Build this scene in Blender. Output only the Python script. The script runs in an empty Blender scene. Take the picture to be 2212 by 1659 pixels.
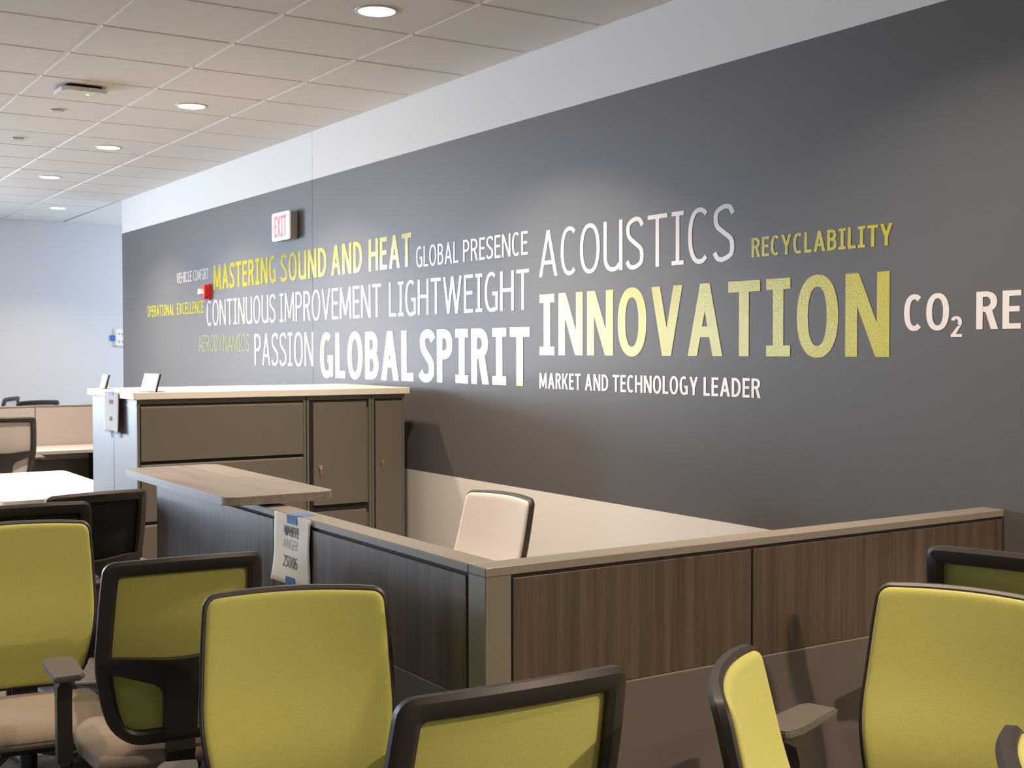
import bpy, bmesh, math, random
from mathutils import Vector, Matrix
random.seed(7)
C = bpy.context.scene.collection
SC = bpy.context.scene
pi = math.pi

# ------------------------------------------------------------------ camera
EYE = 1.59                                  # camera height above the floor
YAW, PITCH, ROLL = 0.5748, -0.0275, -0.0014
cy, sy = math.cos(YAW), math.sin(YAW)
fw = Vector((sy*math.cos(PITCH), cy*math.cos(PITCH), math.sin(PITCH)))
r0 = Vector((cy, -sy, 0)); u0 = r0.cross(fw)
rt = r0*math.cos(ROLL) + u0*math.sin(ROLL)
up = -r0*math.sin(ROLL) + u0*math.cos(ROLL)
cam = bpy.data.cameras.new('camera'); cam_o = bpy.data.objects.new('camera', cam); C.objects.link(cam_o)
cam.sensor_width = 36; cam.lens = 2681/2212*36; cam.clip_start = .05
M = Matrix((rt, up, -fw)).transposed().to_4x4(); M.translation = (0, 0, EYE)
cam_o.matrix_world = M
SC.camera = cam_o

# ------------------------------------------------------------------ world, lights, exposure
SC.view_settings.view_transform = 'Standard'; SC.view_settings.look = 'None'
SC.view_settings.gamma = 1; SC.view_settings.use_curve_mapping = False
SC.view_settings.exposure = 0.0
SC.cycles.max_bounces = 8; SC.cycles.diffuse_bounces = 5; SC.cycles.glossy_bounces = 4
SC.cycles.sample_clamp_indirect = 6
w = bpy.data.worlds.new('sky'); SC.world = w; w.use_nodes = True
bg = w.node_tree.nodes['Background']; bg.inputs[0].default_value = (.62, .78, 1, 1); bg.inputs[1].default_value = 6.0

def area(name, loc, size, power, col, rot, shape='RECTANGLE', sy_=None, spread=180):
    l = bpy.data.lights.new(name, 'AREA'); l.shape = shape; l.size = size
    if sy_: l.size_y = sy_
    l.energy = power; l.color = col; l.spread = math.radians(spread)
    o = bpy.data.objects.new(name, l); o.location = loc; o.rotation_euler = rot; C.objects.link(o)
    return o
DAY = (.66, .80, 1.0); WARM = (1.0, .80, .60)
# daylight entering through the far wall glazing; corridor light added to brighten the far wall
area('daylight_far', (-1.8, 14.75, 1.70), 2.8, 690, DAY, (-pi/2, 0, 0), sy_=1.9)
area('daylight_far_b', (-6.5, 14.75, 1.70), 1.8, 300, DAY, (-pi/2, 0, 0), sy_=1.9)
area('far_wall_fill', (6.75, 13.45, 1.75), 1.9, 92, DAY, (0, pi/2, 0), sy_=1.8)
# light thrown up by the bright ground outside the windows
area('ground_bounce', (-1.8, 16.4, .05), 3.4, 1100, (1, .97, .94), (math.radians(-118), 0, 0), sy_=2.4)
# unseen fill lights added at ceiling height, beside and behind the camera
for x, y, e in ((-4.5, 2, 6), (-4.5, 7, 20), (-1.5, -2.5, 6), (2.4, -3.4, 105)):
    area('room_fill', (x, y, 3.03), 1.1, e, WARM, (0, 0, 0), sy_=1.1, spread=160)

# ------------------------------------------------------------------ materials
def lin(c):
    return tuple((v/255/12.92 if v/255 <= .04045 else ((v/255+.055)/1.055)**2.4) for v in c)
def mat(name, col, rough=.6, metal=0, spec=.5, bump=0, bscale=200, var=0, vscale=6, emit=None, es=0, sheen=0, alpha=None):
    m = bpy.data.materials.new(name); m.use_nodes = True
    N = m.node_tree.nodes; L = m.node_tree.links; b = N['Principled BSDF']
    b.inputs['Base Color'].default_value = (*col, 1); b.inputs['Roughness'].default_value = rough
    b.inputs['Metallic'].default_value = metal; b.inputs['Specular IOR Level'].default_value = spec
    if sheen: b.inputs['Sheen Weight'].default_value = sheen
    if emit: b.inputs['Emission Color'].default_value = (*emit, 1); b.inputs['Emission Strength'].default_value = es
    tc = None
    if bump or var: tc = N.new('ShaderNodeTexCoord')
    if bump:
        n = N.new('ShaderNodeTexNoise'); n.inputs['Scale'].default_value = bscale; n.inputs['Detail'].default_value = 3
        L.new(tc.outputs['Object'], n.inputs['Vector'])
        bp_ = N.new('ShaderNodeBump'); bp_.inputs['Strength'].default_value = bump; bp_.inputs['Distance'].default_value = .002
        L.new(n.outputs['Fac'], bp_.inputs['Height']); L.new(bp_.outputs['Normal'], b.inputs['Normal'])
    if var:
        n = N.new('ShaderNodeTexNoise'); n.inputs['Scale'].default_value = vscale; n.inputs['Detail'].default_value = 4
        L.new(tc.outputs['Object'], n.inputs['Vector'])
        r = N.new('ShaderNodeValToRGB')
        r.color_ramp.elements[0].position = .3; r.color_ramp.elements[1].position = .7
        r.color_ramp.elements[0].color = (*[v*(1-var) for v in col], 1); r.color_ramp.elements[1].color = (*[min(1, v*(1+var)) for v in col], 1)
        L.new(n.outputs['Fac'], r.inputs['Fac']); L.new(r.outputs['Color'], b.inputs['Base Color'])
    return m
def wood(name, c0, c1, sc, rough=.5, coat=0):
    m = bpy.data.materials.new(name); m.use_nodes = True
    N = m.node_tree.nodes; L = m.node_tree.links; b = N['Principled BSDF']; b.inputs['Roughness'].default_value = rough
    tc = N.new('ShaderNodeTexCoord'); mp = N.new('ShaderNodeMapping'); mp.inputs['Scale'].default_value = sc
    L.new(tc.outputs['Object'], mp.inputs['Vector'])
    n1 = N.new('ShaderNodeTexNoise'); n1.inputs['Scale'].default_value = 1; n1.inputs['Detail'].default_value = 6; n1.inputs['Roughness'].default_value = .62
    n1.inputs['Distortion'].default_value = .25
    L.new(mp.outputs['Vector'], n1.inputs['Vector'])
    n2 = N.new('ShaderNodeTexNoise'); n2.inputs['Scale'].default_value = 5.3; n2.inputs['Detail'].default_value = 2
    L.new(mp.outputs['Vector'], n2.inputs['Vector'])
    mx = N.new('ShaderNodeMath'); mx.operation = 'MULTIPLY_ADD'; mx.inputs[1].default_value = .3
    L.new(n2.outputs['Fac'], mx.inputs[0]); L.new(n1.outputs['Fac'], mx.inputs[2])
    r = N.new('ShaderNodeValToRGB'); r.color_ramp.elements[0].position = .48; r.color_ramp.elements[1].position = .82
    r.color_ramp.elements[0].color = (*c0, 1); r.color_ramp.elements[1].color = (*c1, 1)
    L.new(mx.outputs[0], r.inputs['Fac']); L.new(r.outputs['Color'], b.inputs['Base Color'])
    b.inputs['Coat Weight'].default_value = coat; b.inputs['Coat Roughness'].default_value = .3
    return m
def fabric(name, col, scale=900, rough=.85, bump=.35):
    m = bpy.data.materials.new(name); m.use_nodes = True
    N = m.node_tree.nodes; L = m.node_tree.links; b = N['Principled BSDF']; b.inputs['Roughness'].default_value = rough
    b.inputs['Specular IOR Level'].default_value = .2; b.inputs['Sheen Weight'].default_value = .15
    tc = N.new('ShaderNodeTexCoord')
    v = N.new('ShaderNodeTexVoronoi'); v.inputs['Scale'].default_value = scale
    L.new(tc.outputs['Object'], v.inputs['Vector'])
    r = N.new('ShaderNodeValToRGB'); r.color_ramp.elements[0].position = .1; r.color_ramp.elements[1].position = .75
    r.color_ramp.elements[0].color = (*[min(1, c*1.12) for c in col], 1); r.color_ramp.elements[1].color = (*[c*.82 for c in col], 1)
    L.new(v.outputs['Distance'], r.inputs['Fac']); L.new(r.outputs['Color'], b.inputs['Base Color'])
    bp_ = N.new('ShaderNodeBump'); bp_.inputs['Strength'].default_value = bump; bp_.inputs['Distance'].default_value = .0008; bp_.invert = True
    L.new(v.outputs['Distance'], bp_.inputs['Height']); L.new(bp_.outputs['Normal'], b.inputs['Normal'])
    return m

M_ = {}
M_['wall_dark'] = mat('wall_dark_paint', (.107, .103, .102), .50, spec=.5, bump=.25, bscale=260)
M_['wall_white'] = mat('wall_white_paint', (.78, .77, .745), .55, bump=.15, bscale=200)
M_['wall_far'] = mat('wall_grey_paint', (.66, .665, .68), .7, bump=.12, bscale=150)
M_['tile'] = mat('ceiling_tile_fibre', (.80, .775, .74), .95, spec=.1, bump=.6, bscale=350, var=.03, vscale=60)
M_['rail'] = mat('ceiling_rail_paint', (.80, .78, .75), .65)
M_['carpet'] = mat('carpet', (.15, .135, .12), .98, spec=.05, bump=.8, bscale=500, var=.35, vscale=90)
M_['cap'] = mat('trim_taupe', (.25, .225, .195), .36, bump=.1, bscale=400)
M_['post'] = mat('post_taupe', (.205, .185, .155), .42, bump=.1, bscale=400)
M_['cab'] = mat('cabinet_paint', (.134, .121, .104), .48, bump=.12, bscale=500)
M_['groove'] = mat('groove_dark', (.012, .010, .009), .8)
M_['lowpanel'] = mat('panel_laminate_taupe', (.13, .115, .10), .55, bump=.15, bscale=300)
M_['beigepanel'] = fabric('panel_fabric_beige', (.42, .385, .37), 500)
M_['wood_panel'] = wood('wood_laminate_dark', (.060, .043, .032), (.118, .086, .065), (30, 30, .8), .42)
M_['wood_top'] = wood('wood_laminate_counter', (.17, .142, .128), (.27, .235, .215), (26, 1.3, 26), .33)
M_['white_lam'] = mat('white_laminate', (.80, .765, .71), .32)
M_['green'] = fabric('mesh_fabric_green', (.56, .555, .155))
M_['black_fab'] = fabric('mesh_fabric_black', (.020, .021, .023))
M_['beige_fab'] = fabric('mesh_fabric_beige', (.66, .60, .56))
M_['seat_fab'] = fabric('seat_fabric_beige', (.34, .28, .22), 450)
M_['plastic'] = mat('chair_plastic', (.040, .034, .031), .46, bump=.1, bscale=600)
M_['armpad'] = mat('arm_pad_rubber', (.115, .102, .094), .55, bump=.1, bscale=500)
M_['metal_dark'] = mat('metal_black', (.03, .03, .03), .35, metal=.3)
M_['chrome'] = mat('steel', (.5, .5, .5), .25, metal=1)
M_['brass'] = mat('brass', (.75, .50, .20), .28, metal=1)
M_['txt_white'] = mat('vinyl_white', (.84, .785, .76), .25, bump=.35, bscale=70)
M_['txt_green'] = mat('vinyl_green', (.53, .49, .014), .15, spec=.45, bump=.32, bscale=170)
M_['txt_dull'] = mat('vinyl_dull_green', (.38, .41, .17), .2, bump=.35, bscale=70)
M_['paper'] = mat('paper', (.88, .84, .79), .8, bump=.2, bscale=60)
M_['ink'] = mat('ink', (.06, .055, .055), .7)
M_['ink_faint'] = mat('pencil', (.33, .31, .30), .8)
M_['tape'] = mat('painters_tape_blue', (.035, .16, .50), .6, bump=.2, bscale=150)
M_['lamp'] = mat('lamp_glow', (1, 1, 1), .5, emit=(1, .96, .90), es=14)
M_['lamp_trim'] = mat('lamp_trim', (.62, .60, .57), .35)
M_['plas_white'] = mat('plastic_white', (.80, .80, .79), .35)
M_['plas_grey'] = mat('plastic_grey', (.30, .29, .28), .45)
M_['led'] = mat('led_green', (.1, 1, .2), .4, emit=(.12, 1, .22), es=5)
M_['exit_face'] = mat('exit_face', (.85, .80, .80), .35, emit=(1, .78, .80), es=.35)
M_['exit_red'] = mat('exit_red', (.75, .06, .09), .4, emit=(1, .10, .14), es=.8)
M_['alarm_red'] = mat('alarm_red', (.50, .020, .022), .35)
M_['lens'] = mat('strobe_lens', (.9, .9, .9), .12)
def glass_mat():
    m = bpy.data.materials.new('window_glass'); m.use_nodes = True
    N = m.node_tree.nodes; L = m.node_tree.links
    for n in list(N): N.remove(n)
    o = N.new('ShaderNodeOutputMaterial'); t = N.new('ShaderNodeBsdfTransparent'); g = N.new('ShaderNodeBsdfGlossy'); g.inputs['Roughness'].default_value = .02
    mx = N.new('ShaderNodeMixShader'); mx.inputs[0].default_value = .07
    L.new(t.outputs[0], mx.inputs[1]); L.new(g.outputs[0], mx.inputs[2]); L.new(mx.outputs[0], o.inputs[0])
    return m
M_['glass'] = glass_mat()

# ------------------------------------------------------------------ mesh helpers
def link(name, me, m, parent=None, smooth=False):
    if m is not None and not me.materials: me.materials.append(m)
    if smooth:
        for p in me.polygons: p.use_smooth = True
    o = bpy.data.objects.new(name, me); C.objects.link(o)
    if parent is not None: o.parent = parent
    return o
def from_bm(name, bm, m, parent=None, smooth=False):
    bmesh.ops.recalc_face_normals(bm, faces=bm.faces)
    me = bpy.data.meshes.new(name); bm.to_mesh(me); bm.free()
    return link(name, me, m, parent, smooth)
def add_box(bm, x0, x1, y0, y1, z0, z1, bev=0, seg=2):
    r = bmesh.ops.create_cube(bm, size=1)
    vs = r['verts']
    for v in vs:
        v.co = Vector((x0 if v.co.x < 0 else x1, y0 if v.co.y < 0 else y1, z0 if v.co.z < 0 else z1))
    if bev:
        es = list({e for v in vs for e in v.link_edges})
        bmesh.ops.bevel(bm, geom=es, offset=bev, segments=seg, affect='EDGES', profile=.5)
    return vs
def box(name, x0, x1, y0, y1, z0, z1, m, parent=None, bev=0, seg=2, smooth=False):
    bm = bmesh.new(); add_box(bm, x0, x1, y0, y1, z0, z1, bev, seg)
    return from_bm(name, bm, m, parent, smooth)
def prism(bm, pts, axis, a0, a1):
    """extrude a closed 2D outline along an axis; pts in the two other axes (x<y<z order)"""
    def P(p, a):
        if axis == 'x': return (a, p[0], p[1])
        if axis == 'y': return (p[0], a, p[1])
        return (p[0], p[1], a)
    A = [bm.verts.new(P(p, a0)) for p in pts]; B = [bm.verts.new(P(p, a1)) for p in pts]
    n = len(pts)
    for i in range(n): bm.faces.new((A[i], A[(i+1) % n], B[(i+1) % n], B[i]))
    bm.faces.new(A[::-1]); bm.faces.new(B)
def cyl(bm, c, r, h, seg=24, r2=None, axis='z'):
    g = bmesh.ops.create_cone(bm, cap_ends=True, segments=seg, radius1=r, radius2=r if r2 is None else r2, depth=h)
    rot = Matrix.Identity(4)
    if axis == 'x': rot = Matrix.Rotation(pi/2, 4, 'Y')
    if axis == 'y': rot = Matrix.Rotation(pi/2, 4, 'X')
    bmesh.ops.transform(bm, matrix=Matrix.Translation(c) @ rot, verts=g['verts'])
    return g['verts']
def empty(name, loc, rz=0):
    o = bpy.data.objects.new(name, None); o.location = loc; o.rotation_euler = (0, 0, rz); o.empty_display_size = .1; C.objects.link(o); return o
def tag(o, label=None, cat=None, group=None, kind=None):
    if label: o['label'] = label
    if cat: o['category'] = cat
    if group: o['group'] = group
    if kind: o['kind'] = kind
    return o
def struct(o): o['kind'] = 'structure'; return o
def rounded_rect(x0, x1, y0, y1, r, n=8):
    pts = []
    for cx, cy_, a in ((x1-r, y1-r, 0), (x0+r, y1-r, pi/2), (x0+r, y0+r, pi), (x1-r, y0+r, 3*pi/2)):
        for i in range(n+1):
            t = a+pi/2*i/n; pts.append((cx+r*math.cos(t), cy_+r*math.sin(t)))
    return pts

# ------------------------------------------------------------------ room shell
WX = 3.422; WEND = 12.30; FARY = 14.62; CEIL = 3.05
BAND = EYE+1.142; WAIN = EYE-.694; SEAM = 7.745
LX = -8.0; BY = -6.0; RX = 7.0
struct(box('floor', LX-.2, RX, BY-.2, FARY+.4, -.1, 0, M_['carpet']))
def wall_seg(bm, y0, y1):
    for i, (z0, z1) in enumerate(((0, WAIN), (WAIN, BAND), (BAND, CEIL+.15))):
        n = len(bm.faces); add_box(bm, WX, WX+.16, y0, y1, z0, z1)
        bm.faces.ensure_lookup_table()
        for f in bm.faces[n:]: f.material_index = 1 if i == 1 else 0
bm = bmesh.new(); wall_seg(bm, BY, SEAM-.0022); wall_seg(bm, SEAM+.0022, WEND)
wall_right = from_bm('wall_right', bm, M_['wall_white']); wall_right.data.materials.append(M_['wall_dark']); struct(wall_right)
tag(box('movement_joint', WX+.006, WX+.10, SEAM-.012, SEAM+.012, 0, CEIL, M_['groove'], wall_right), 'dark vertical joint line')
struct(box('baseboard_right', WX-.012, WX, 2.52, 6.1, 0, .10, M_['plastic'], None, .002))
# far wall with two glazed openings (left of the picture), corridor end with an added one for light
WZ0, WZ1 = .75, 2.65
def wall_with_openings(name, axis, a0, a1, fixed0, fixed1, openings, m):
    bm = bmesh.new()
    def bx(s0, s1, z0, z1):
        if axis == 'x': add_box(bm, s0, s1, fixed0, fixed1, z0, z1)
        else: add_box(bm, fixed0, fixed1, s0, s1, z0, z1)
    s = a0
    for o0, o1 in openings:
        bx(s, o0, 0, CEIL+.15); bx(o0, o1, 0, WZ0); bx(o0, o1, WZ1, CEIL+.15); s = o1
    bx(s, a1, 0, CEIL+.15)
    return struct(from_bm(name, bm, m))
wall_with_openings('wall_far', 'x', LX, RX, FARY, FARY+.12, [(-7.4, -5.6), (-3.25, -.35)], M_['wall_far'])
struct(box('wall_left', LX-.12, LX, BY, FARY, 0, CEIL+.15, M_['wall_far']))
struct(box('wall_back', LX, RX, BY-.12, BY, 0, CEIL+.15, M_['wall_far']))
wall_with_openings('wall_corridor', 'y', WEND-.3, FARY, RX-.4, RX-.3, [(12.55, 14.35)], M_['wall_far'])
struct(box('wall_return', WX+.16, RX, WEND-.16, WEND, 0, CEIL+.15, M_['wall_white']))
def window(name, axis, s0, s1, fixed, n):
    root = empty(name, ((s0+s1)/2, fixed, WZ0) if axis == 'x' else (fixed, (s0+s1)/2, WZ0)); struct(root)
    h = (s1-s0)/2; H = WZ1-WZ0
    bm = bmesh.new()
    def b(u0, u1, z0, z1):
        if axis == 'x': add_box(bm, u0, u1, -.04, .04, z0, z1)
        else: add_box(bm, -.04, .04, u0, u1, z0, z1)
    b(-h, h, 0, .06); b(-h, h, H-.06, H)
    for i in range(n+1):
        c = -h+.03+(2*h-.06)*i/n; b(c-.03, c+.03, .06, H-.06)
    from_bm('window_frame', bm, M_['metal_dark'], root)
    for i in range(n):
        c0 = -h+.06+(2*h-.06)*i/n; c1 = c0+(2*h-.06)/n-.06
        if axis == 'x': box('pane', c0, c1, -.004, .004, .06, H-.06, M_['glass'], root)
        else: box('pane', -.004, .004, c0, c1, .06, H-.06, M_['glass'], root)
window('window_1', 'x', -3.25, -.35, FARY+.06, 2)
window('window_2', 'x', -7.4, -5.6, FARY+.06, 1)
window('added_window', 'y', 12.55, 14.35, RX-.35, 2)  # unseen window added at the corridor end so light reaches the far wall

# ceiling: painted slab, lay-in tiles and rails over the visible part
ceiling = struct(box('ceiling', LX, RX, BY, FARY, CEIL+.030, CEIL+.10, M_['groove']))
XR = [-.36, .26, .88, 1.504, 2.121, 2.757, 3.408]
Y0 = 3.30; PY = .6037; NY = 18
ys = [Y0+.0+PY*k for k in range(NY+2)]
bm = bmesh.new()
X1 = -.372
add_box(bm, LX, X1, BY, FARY, CEIL, CEIL+.030)
add_box(bm, X1, WX, BY, Y0-.008, CEIL, CEIL+.030)
add_box(bm, WX, RX, WEND, FARY, CEIL, CEIL+.030)
from_bm('ceiling_surface', bm, M_['tile'], ceiling)
tile_cache = {}
def tile(x0, x1, y0, y1):
    k = (round(x1-x0, 4), round(y1-y0, 4))
    if k not in tile_cache:
        w_, d_ = k
        bm = bmesh.new()
        s = .007
        lo = [(-w_/2+.006, -d_/2+.006), (w_/2-.006, -d_/2+.006), (w_/2-.006, d_/2-.006), (-w_/2+.006, d_/2-.006)]
        hi = [(-w_/2, -d_/2), (w_/2, -d_/2), (w_/2, d_/2), (-w_/2, d_/2)]
        A = [bm.verts.new((a, b, 0)) for a, b in lo]; B = [bm.verts.new((a, b, s)) for a, b in hi]; D = [bm.verts.new((a, b, .022)) for a, b in hi]
        for i in range(4):
            j = (i+1) % 4
            bm.faces.new((A[i], A[j], B[j], B[i])); bm.faces.new((B[i], B[j], D[j], D[i]))
        bm.faces.new(A[::-1]); bm.faces.new(D)
        bmesh.ops.recalc_face_normals(bm, faces=bm.faces)
        me = bpy.data.meshes.new('ceiling_tile'); bm.to_mesh(me); bm.free(); me.materials.append(M_['tile']); tile_cache[k] = me
    o = bpy.data.objects.new('ceiling_tile', tile_cache[k]); o.location = ((x0+x1)/2, (y0+y1)/2, CEIL+random.uniform(-.0006, .0006)); C.objects.link(o); o.parent = ceiling
GX = .010; GY = .007
for i in range(len(XR)-1):
    for k in range(NY+1):
        y0, y1 = ys[k], min(ys[k+1], FARY)
        if y1-y0 < .1: continue
        tile(XR[i]+GX, XR[i+1]-(GX if i < len(XR)-2 else .012), y0+GY, y1-GY)
for x in XR[:-1]:
    box('ceiling_rail', x-.012, x+.012, Y0, FARY, CEIL+.007, CEIL+.024, M_['rail'], ceiling)
for y in ys[:NY+1]:
    box('ceiling_rail', XR[0], XR[-1], y-.012, y+.012, CEIL+.010, CEIL+.026, M_['rail'], ceiling)
box('ceiling_wall_angle', WX-.024, WX, Y0, WEND, CEIL+.004, CEIL+.010, M_['rail'], ceiling)

# ------------------------------------------------------------------ lettering (own stroke alphabet)
def ring(cx, cyy, rx, ry, t, th, a0, a1, n=22, e=2.25):
    def P(a, rx, ry):
        c, s = math.cos(a), math.sin(a)
        return (cx+rx*math.copysign(abs(c)**(2/e), c), cyy+ry*math.copysign(abs(s)**(2/e), s))
    out = []
    for i in range(n):
        a, b = math.radians(a0+(a1-a0)*i/n), math.radians(a0+(a1-a0)*(i+1)/n)
        out.append([P(a, rx, ry), P(b, rx, ry), P(b, rx-t, ry-th), P(a, rx-t, ry-th)])
    return out
def R(x0, x1, y0, y1): return [(x0, y0), (x1, y0), (x1, y1), (x0, y1)]
def D(xb, xt, t, y0=0, y1=1): return [(xb, y0), (xb+t, y0), (xt+t, y1), (xt, y1)]
def glyph(c, t):
    h = t*.86; f = t*1.06
    if c == 'A':
        w_ = .60+.35*t; m = w_/2
        return [D(0, m-f/2, f), D(w_-f, m-f/2, f), R(w_*.20, w_*.80, .26, .26+h)], w_
    if c == 'B':
        w_ = .48+.3*t; return [R(0, t, 0, 1)]+[R(t, w_*.5, y, y+h) for y in (0, 1-h, .5-h/2+.02)]+ring(w_*.45, .26+h/4, w_*.55, .26+h/4, t, h, -90, 90, 14)+ring(w_*.42, .76-h/4+.01, w_*.53, .24+h/4-.01, t, h, -90, 90, 14), w_
    if c == 'C':
        w_ = .50+.2*t; return ring(w_*.56, .5, w_*.56, .515, t, h, 52, 308), w_
    if c == 'D':
        w_ = .54+.25*t; return [R(0, t, 0, 1), R(t, w_*.35, 0, h), R(t, w_*.35, 1-h, 1)]+ring(w_*.3, .5, w_*.7, .5, t, h, -90, 90), w_
    if c == 'E':
        w_ = .40+.3*t; return [R(0, t, 0, 1), R(t, w_, 0, h), R(t, w_, 1-h, 1), R(t, w_*.93, .5-h/2+.02, .5+h/2+.02)], w_
    if c == 'F':
        w_ = .40+.3*t; return [R(0, t, 0, 1), R(t, w_, 1-h, 1), R(t, w_*.93, .5-h/2, .5+h/2)], w_
    if c == 'G':
        w_ = .56+.25*t; return ring(w_*.52, .5, w_*.52, .515, t, h, 55, 300)+[R(w_-t, w_, .03, .50), R(w_*.58, w_, .50-h, .50), R(w_*.6, w_-t, .0, h)], w_
    if c == 'H':
        w_ = .56+.25*t; return [R(0, t, 0, 1), R(w_-t, w_, 0, 1), R(t, w_-t, .52-h/2, .52+h/2)], w_
    if c == 'I':
        w_ = .20+1.15*t; return [R(w_/2-t/2, w_/2+t/2, 0, 1), R(0, w_, 0, h*.95), R(0, w_, 1-h*.95, 1)], w_
    if c == 'K':
        w_ = .52+.3*t; return [R(0, t, 0, 1), D(t*.6, w_-f, f*1.05, .38, 1), D(w_-f*1.05, w_*.28, f*1.05, 0, .56)], w_
    if c == 'L':
        w_ = .38+.3*t; return [R(0, t, 0, 1), R(t, w_, 0, h)], w_
    if c == 'M':
        w_ = .72+.5*t; m = w_/2; return [D(0, t*.2, t), D(w_-t, w_-t*1.2, t), D(m-f/2, t*.2, f, .12), D(m-f/2, w_-t*.2-f, f, .12)], w_
    if c == 'N':
        w_ = .56+.35*t; return [R(0, t, 0, 1), R(w_-t, w_, 0, 1), D(w_-f*1.05, 0, f*1.05)], w_
    if c in 'O0':
        w_ = (.60 if c == 'O' else .50)+.2*t; return ring(w_/2, .5, w_/2, .515, t, h, 0, 360, 40), w_
    if c == 'P':
        w_ = .47+.3*t; return [R(0, t, 0, 1), R(t, w_*.5, 1-h, 1), R(t, w_*.5, .44, .44+h)]+ring(w_*.45, .72, w_*.55, .28, t, h, -90, 90, 16), w_
    if c == 'R':
        w_ = .50+.3*t; return [R(0, t, 0, 1), R(t, w_*.5, 1-h, 1), R(t, w_*.5, .46, .46+h)]+ring(w_*.42, .73, w_*.53, .27, t, h, -90, 90, 16)+[D(w_-f*1.02, w_*.40, f*1.02, 0, .5)], w_
    if c == 'S':
        w_ = .46+.28*t; K = [(w_*.95, .80), (w_*.84, .93), (w_*.52, 1.012-h/2), (t/2+w_*.06, .90-h*.15), (t/2, .745), (t/2+w_*.09, .62), (w_*.50, .505), (w_-t/2-w_*.08, .39), (w_-t/2, .255), (w_-t/2-w_*.07, .10+h*.15), (w_*.46, h/2-.012), (w_*.13, .07), (w_*.02, .17)]
        K[0] = (w_*.93, .86-h*.35); K[1] = (w_*.80, .985-h*.55); K[-2] = (w_*.17, .012+h*.55); K[-1] = (w_*.035, .13+h*.35)
        pts = []
        for i in range(1, len(K)-2):
            for q in range(8):
                u = q/8; a, b_, c_, d = K[i-1], K[i], K[i+1], K[i+2]
                pts.append(tuple(.5*((2*b_[k])+(-a[k]+c_[k])*u+(2*a[k]-5*b_[k]+4*c_[k]-d[k])*u*u+(-a[k]+3*b_[k]-3*c_[k]+d[k])*u**3) for k in (0, 1)))
        pts = [K[0]]+pts+[K[-2], K[-1]]
        L_, R_ = [], []
        for i, p in enumerate(pts):
            a, b_ = pts[max(0, i-1)], pts[min(len(pts)-1, i+1)]; dx, dy = b_[0]-a[0], b_[1]-a[1]; m_ = math.hypot(dx, dy); nx, ny = -dy/m_, dx/m_
            hw_ = .5*math.sqrt((t*nx)**2+(h*ny)**2); L_.append((p[0]+nx*hw_, p[1]+ny*hw_)); R_.append((p[0]-nx*hw_, p[1]-ny*hw_))
        return [[L_[i], L_[i+1], R_[i+1], R_[i]] for i in range(len(pts)-1)], w_
    if c == 'T':
        w_ = .50+.35*t; return [R(w_/2-t/2, w_/2+t/2, 0, 1), R(0, w_, 1-h, 1)], w_
    if c == 'U':
        w_ = .54+.25*t; return [R(0, t, .3, 1), R(w_-t, w_, 0, 1)]+ring(w_*.5, .3, w_*.5, .315, t, h, 180, 325, 16), w_
    if c == 'V':
        w_ = .58+.35*t; m = w_/2; return [D(m-f/2, 0, f), D(m-f/2, w_-f, f)], w_
    if c == 'W':
        w_ = .88+.5*t; q = (w_-f)/4; return [D(q, 0, f), D(q, 2*q, f), D(3*q, 2*q, f), D(3*q, 4*q, f)], w_
    if c == 'X':
        w_ = .56+.35*t; return [D(0, w_-f, f), D(w_-f, 0, f)], w_
    if c == 'Y':
        w_ = .56+.35*t; m = w_/2; return [R(m-t/2, m+t/2, 0, .45), D(m-f/2, 0, f, .40), D(m-f/2, w_-f, f, .40)], w_
    if c == '2':
        w_ = .46+.2*t; return ring(w_*.48, .72, w_*.50, .295, t, h, 160, -38, 18)+[R(0, w_, 0, h), [(0, h*.6), (f*1.1, h*.6), (w_*.94, .58), (w_*.94-f, .52)]], w_
    if c == '6':
        w_ = .50+.2*t; return ring(w_/2, .31, w_/2, .325, t, h, 0, 360, 30)+ring(w_*.62, .5, w_*.62, .515, t, h, 60, 185, 14), w_
    if c == '<':
        return [D(0, .28-t, t, .5, .72), [(.28-t, .28), (.28, .28), (t, .5), (0, .5)]], .28
    return [], .3
def text_polys(s, t, length, height, gap=None):
    """convex polygons of a word in a box length x height"""
    g = (.125-.12*t) if gap is None else gap
    x = 0; out = []
    for c in s:
        if c == ' ': x += .26; continue
        ps, w_ = glyph(c, t)
        out += [[(px+x, py) for px, py in p] for p in ps]; x += w_+g
    tot = x-g
    return [[(px*length/tot, py*height) for px, py in p] for p in out]
def text_mesh(name, polys, place, m, parent=None):
    vs, fs = [], []
    for p in polys:
        ar = sum(p[k][0]*p[(k+1) % len(p)][1]-p[(k+1) % len(p)][0]*p[k][1] for k in range(len(p)))
        if ar < 0: p = p[::-1]
        i = len(vs); dd = (len(fs) % 64)*1.0e-5   # pieces of one letter lie a hair apart
        vs += [(v[0]-dd, v[1], v[2]) for v in (place(a, b) for a, b in p)]; fs.append(tuple(range(i, i+len(p))))
    me = bpy.data.meshes.new(name); me.from_pydata(vs, [], fs); me.update()
    return link(name, me, m, parent)
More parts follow.
